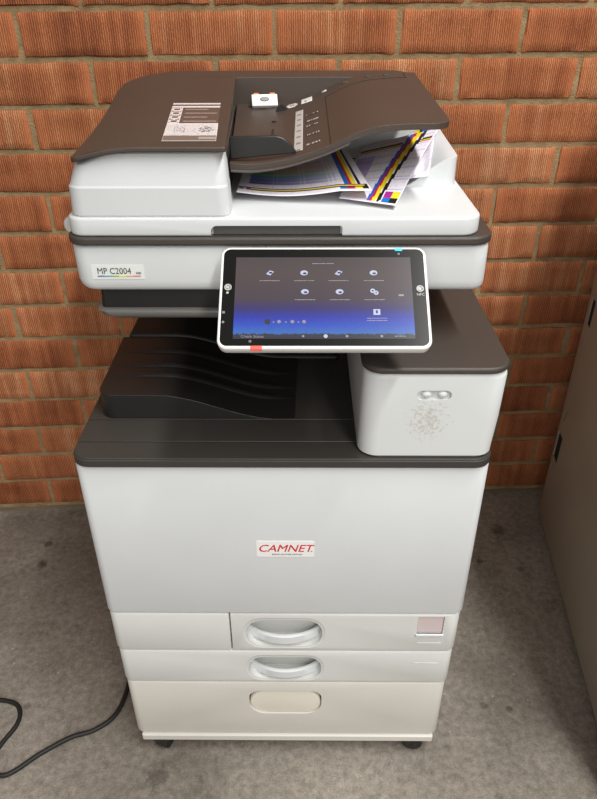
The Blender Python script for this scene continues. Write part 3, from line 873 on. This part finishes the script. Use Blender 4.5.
# lowest sheet, its bar running along the back
def inkC(s, t):
    if .66 < t < .76 and .04 < s < .93:
        k = (t-.66)/.10
        return MA if k < .25 else YE if k < .6 else BK if k < .85 else PW
    if s > .8 and t > .86: return (YE, BK, CY, MA)[int(s*25) % 4]
    if .2 < s < .45 and .15 < t < .5: return (196, 180, 224)
    return PW if pr_.random() > .15 else (222, 212, 234)
place_sheet('printed_sheet', 40, 60, quadpos((.08, .20, 1.0165), (.205, .215, 1.030), (.243, .405, 1.069), (.07, .405, 1.022), lambda s, t: .001-.012*math.sin(math.pi*s)*t, .0015), inkC,
            'lowest printed sheet, mostly hidden, pale edge showing right of the slanting colour bar')
def inkB(s, t):
    e = s-.17*t
    if .46 < e < .70 and t > .02:
        k = (e-.46)/.24
        return PW if k < .05 else (50, 90, 190) if k < .25 else MA if k < .42 else YE if k < .7 else PW if k < .74 else BK if k < .97 else PW
    if .80 < t < .86 and .04 < s < .97:
        k = (t-.80)/.06
        return MA if k < .25 else YE if k < .6 else BK
    if .02 < t < .13 and .72 < s < .98:
        i = int((s-.72)/.13); j = 0 if t < .075 else 1
        return ((CY, BK), ((170, 40, 140), YE))[j][min(1, i)]
    if (t*26) % 1 < .16 and .1 < s < .98: return (206, 198, 230)
    if .05 < s < .3 and .3 < t < .7: return (186, 168, 220)
    return PW if pr_.random() > .12 else (226, 218, 238)
place_sheet('printed_sheet', 48, 60, quadpos((.077, .142, 1.0165), (.147, .107, 1.0165), (.238, .35, 1.066), (.120, .37, 1.034), lambda s, t: .004+.004*math.sin(math.pi*t)*s, .0035), inkB,
            'middle printed sheet on the exit shelf, thick colour bar slanting up its right edge')
place_sheet('printed_sheet', 90, 70, quadpos((-.058, .150, 1.0235), (.1185, .126, 1.0315), (.085, .40, 1.047), (-.052, .40, 1.040), lambda s, t: .003-.006*math.sin(math.pi*min(1, s*1.3))*(1-t)), inkA,
            'topmost printed sheet, rainbow chart on it, poking out from under the feeder tray')

# ------------------------------------------------------------------ power cord on the floor
cp_ = [(.10, -.022, .0055), (-.05, -.024, .0055), (-.19, -.03, .0055), (-.27, -.06, .0055), (-.312, -.15, .0055), (-.318, -.30, .0055), (-.314, -.45, .0055), (-.317, -.585, .0055), (-.331, -.648, .0055), (-.367, -.680, .0055), (-.412, -.694, .0055), (-.462, -.724, .0055), (-.500, -.754, .0055), (-.522, -.762, .0055),
       (-.546, -.752, .0055), (-.552, -.728, .0055), (-.540, -.694, .0055), (-.525, -.662, .0055), (-.527, -.632, .0055), (-.548, -.611, .0055), (-.60, -.604, .0055), (-.70, -.62, .0055), (-.82, -.60, .0055), (-.95, -.5, .0055)]
bm = bmesh.new(); tube(bm, smoothpts(cp_, 10), .0045, 10)
tag(link('power_cord', bm, RUBBER, None, angle=80), 'black power cord looping over the floor left of the photocopier', 'cord')

# ------------------------------------------------------------------ grey cabinet on the right
VOID = plain('dark_slot', (12, 11, 10), .9)
A0 = Vector((.727, -.105, 0)); ang_c = math.atan2(-.11, -.645)   # side runs from A0 towards the viewer
cab = empty('metal_cabinet', A0, R(-9.7))
# in its own frame: side face at x = 0, y from 0 (wall end) to -0.78
tag(cab, 'tall grey metal cabinet with slotted side at the right edge, beside the wall', 'cabinet')
bm = bmesh.new(); box(bm, 0, .52, -.80, 0, .018, 1.09)
body = link('cabinet_body', bm, CABM, cab, .004); 
def slot(y0, y1, z0, z1, sl=0):
    global body
    bmc = bmesh.new(); prism(bmc, [(y0, z0), (y1, z0+sl), (y1, z1+sl), (y0, z1)], -.02, .012, 'x'); cut(body, bmc)
    b_ = bmesh.new(); prism(b_, [(y0, z0), (y1, z0+sl), (y1, z1+sl), (y0, z1)], .003, .0125, 'x'); link('slot', b_, VOID, cab)
slot(-.048, -.020, .595, .66); slot(-.036, -.024, .335, .365); slot(-.052, -.012, .215, .295); slot(-.030, -.024, .19, .21)
bm = bmesh.new(); box(bm, .02, .50, -.77, -.02, 0, .02); link('plinth', bm, RUBBER, cab)
bm = bmesh.new(); box(bm, -.0015, .002, -.797, -.79, .03, 1.08); link('edge_seam', bm, BLACK, cab)

# ------------------------------------------------------------------ light
def area(name, loc, sx, sy, energy, rot=(0, 0, 0), col=(1, 1, 1)):
    l = bpy.data.lights.new(name, 'AREA'); l.shape = 'RECTANGLE'; l.size = sx; l.size_y = sy; l.energy = energy; l.color = col
    o = bpy.data.objects.new(name, l); COL.objects.link(o); o.location = loc; o.rotation_euler = rot
    return o
area('ceiling_tube_light', (1.22, -3.3, 4.0), .20, 5.8, 315, (0, 0, 0), (1, .985, .96))
area('ceiling_tube_light', (-2.2, -3.6, 4.0), .25, 5.0, 26, (0, 0, 0), (1, .985, .96))
area('front_fill_light', (-.6, -5.0, 2.0), 3.5, 2.4, 66, (R(82), 0, 0), (1, .985, .965))  # added soft fill from the front, evens out the copier's face
w = bpy.data.worlds.new('World'); scene.world = w; w.use_nodes = True
bg = w.node_tree.nodes['Background']; bg.inputs['Color'].default_value = lin((214, 208, 198)); bg.inputs['Strength'].default_value = .15

# ------------------------------------------------------------------ camera
cam = bpy.data.cameras.new('camera'); co = bpy.data.objects.new('camera', cam); COL.objects.link(co)
pitch, yaw, roll = .5595, .0487, -.0044
cpi, spi, cyw, syw = math.cos(pitch), math.sin(pitch), math.cos(yaw), math.sin(yaw)
fwd = Vector((syw*cpi, cyw*cpi, -spi)); right = Vector((cyw, -syw, 0)); up = right.cross(fwd)
r2 = math.cos(roll)*right+math.sin(roll)*up; u2 = -math.sin(roll)*right+math.cos(roll)*up
M4 = Matrix((r2, u2, -fwd)).transposed().to_4x4(); M4.translation = Vector((0, -1.4832, 1.2655))
co.matrix_world = M4
cam.sensor_fit = 'VERTICAL'; cam.sensor_height = 24; cam.lens = 673.95/799*24
cam.clip_start = .01
scene.camera = co
scene.view_settings.view_transform = 'Standard'
scene.view_settings.look = 'None'
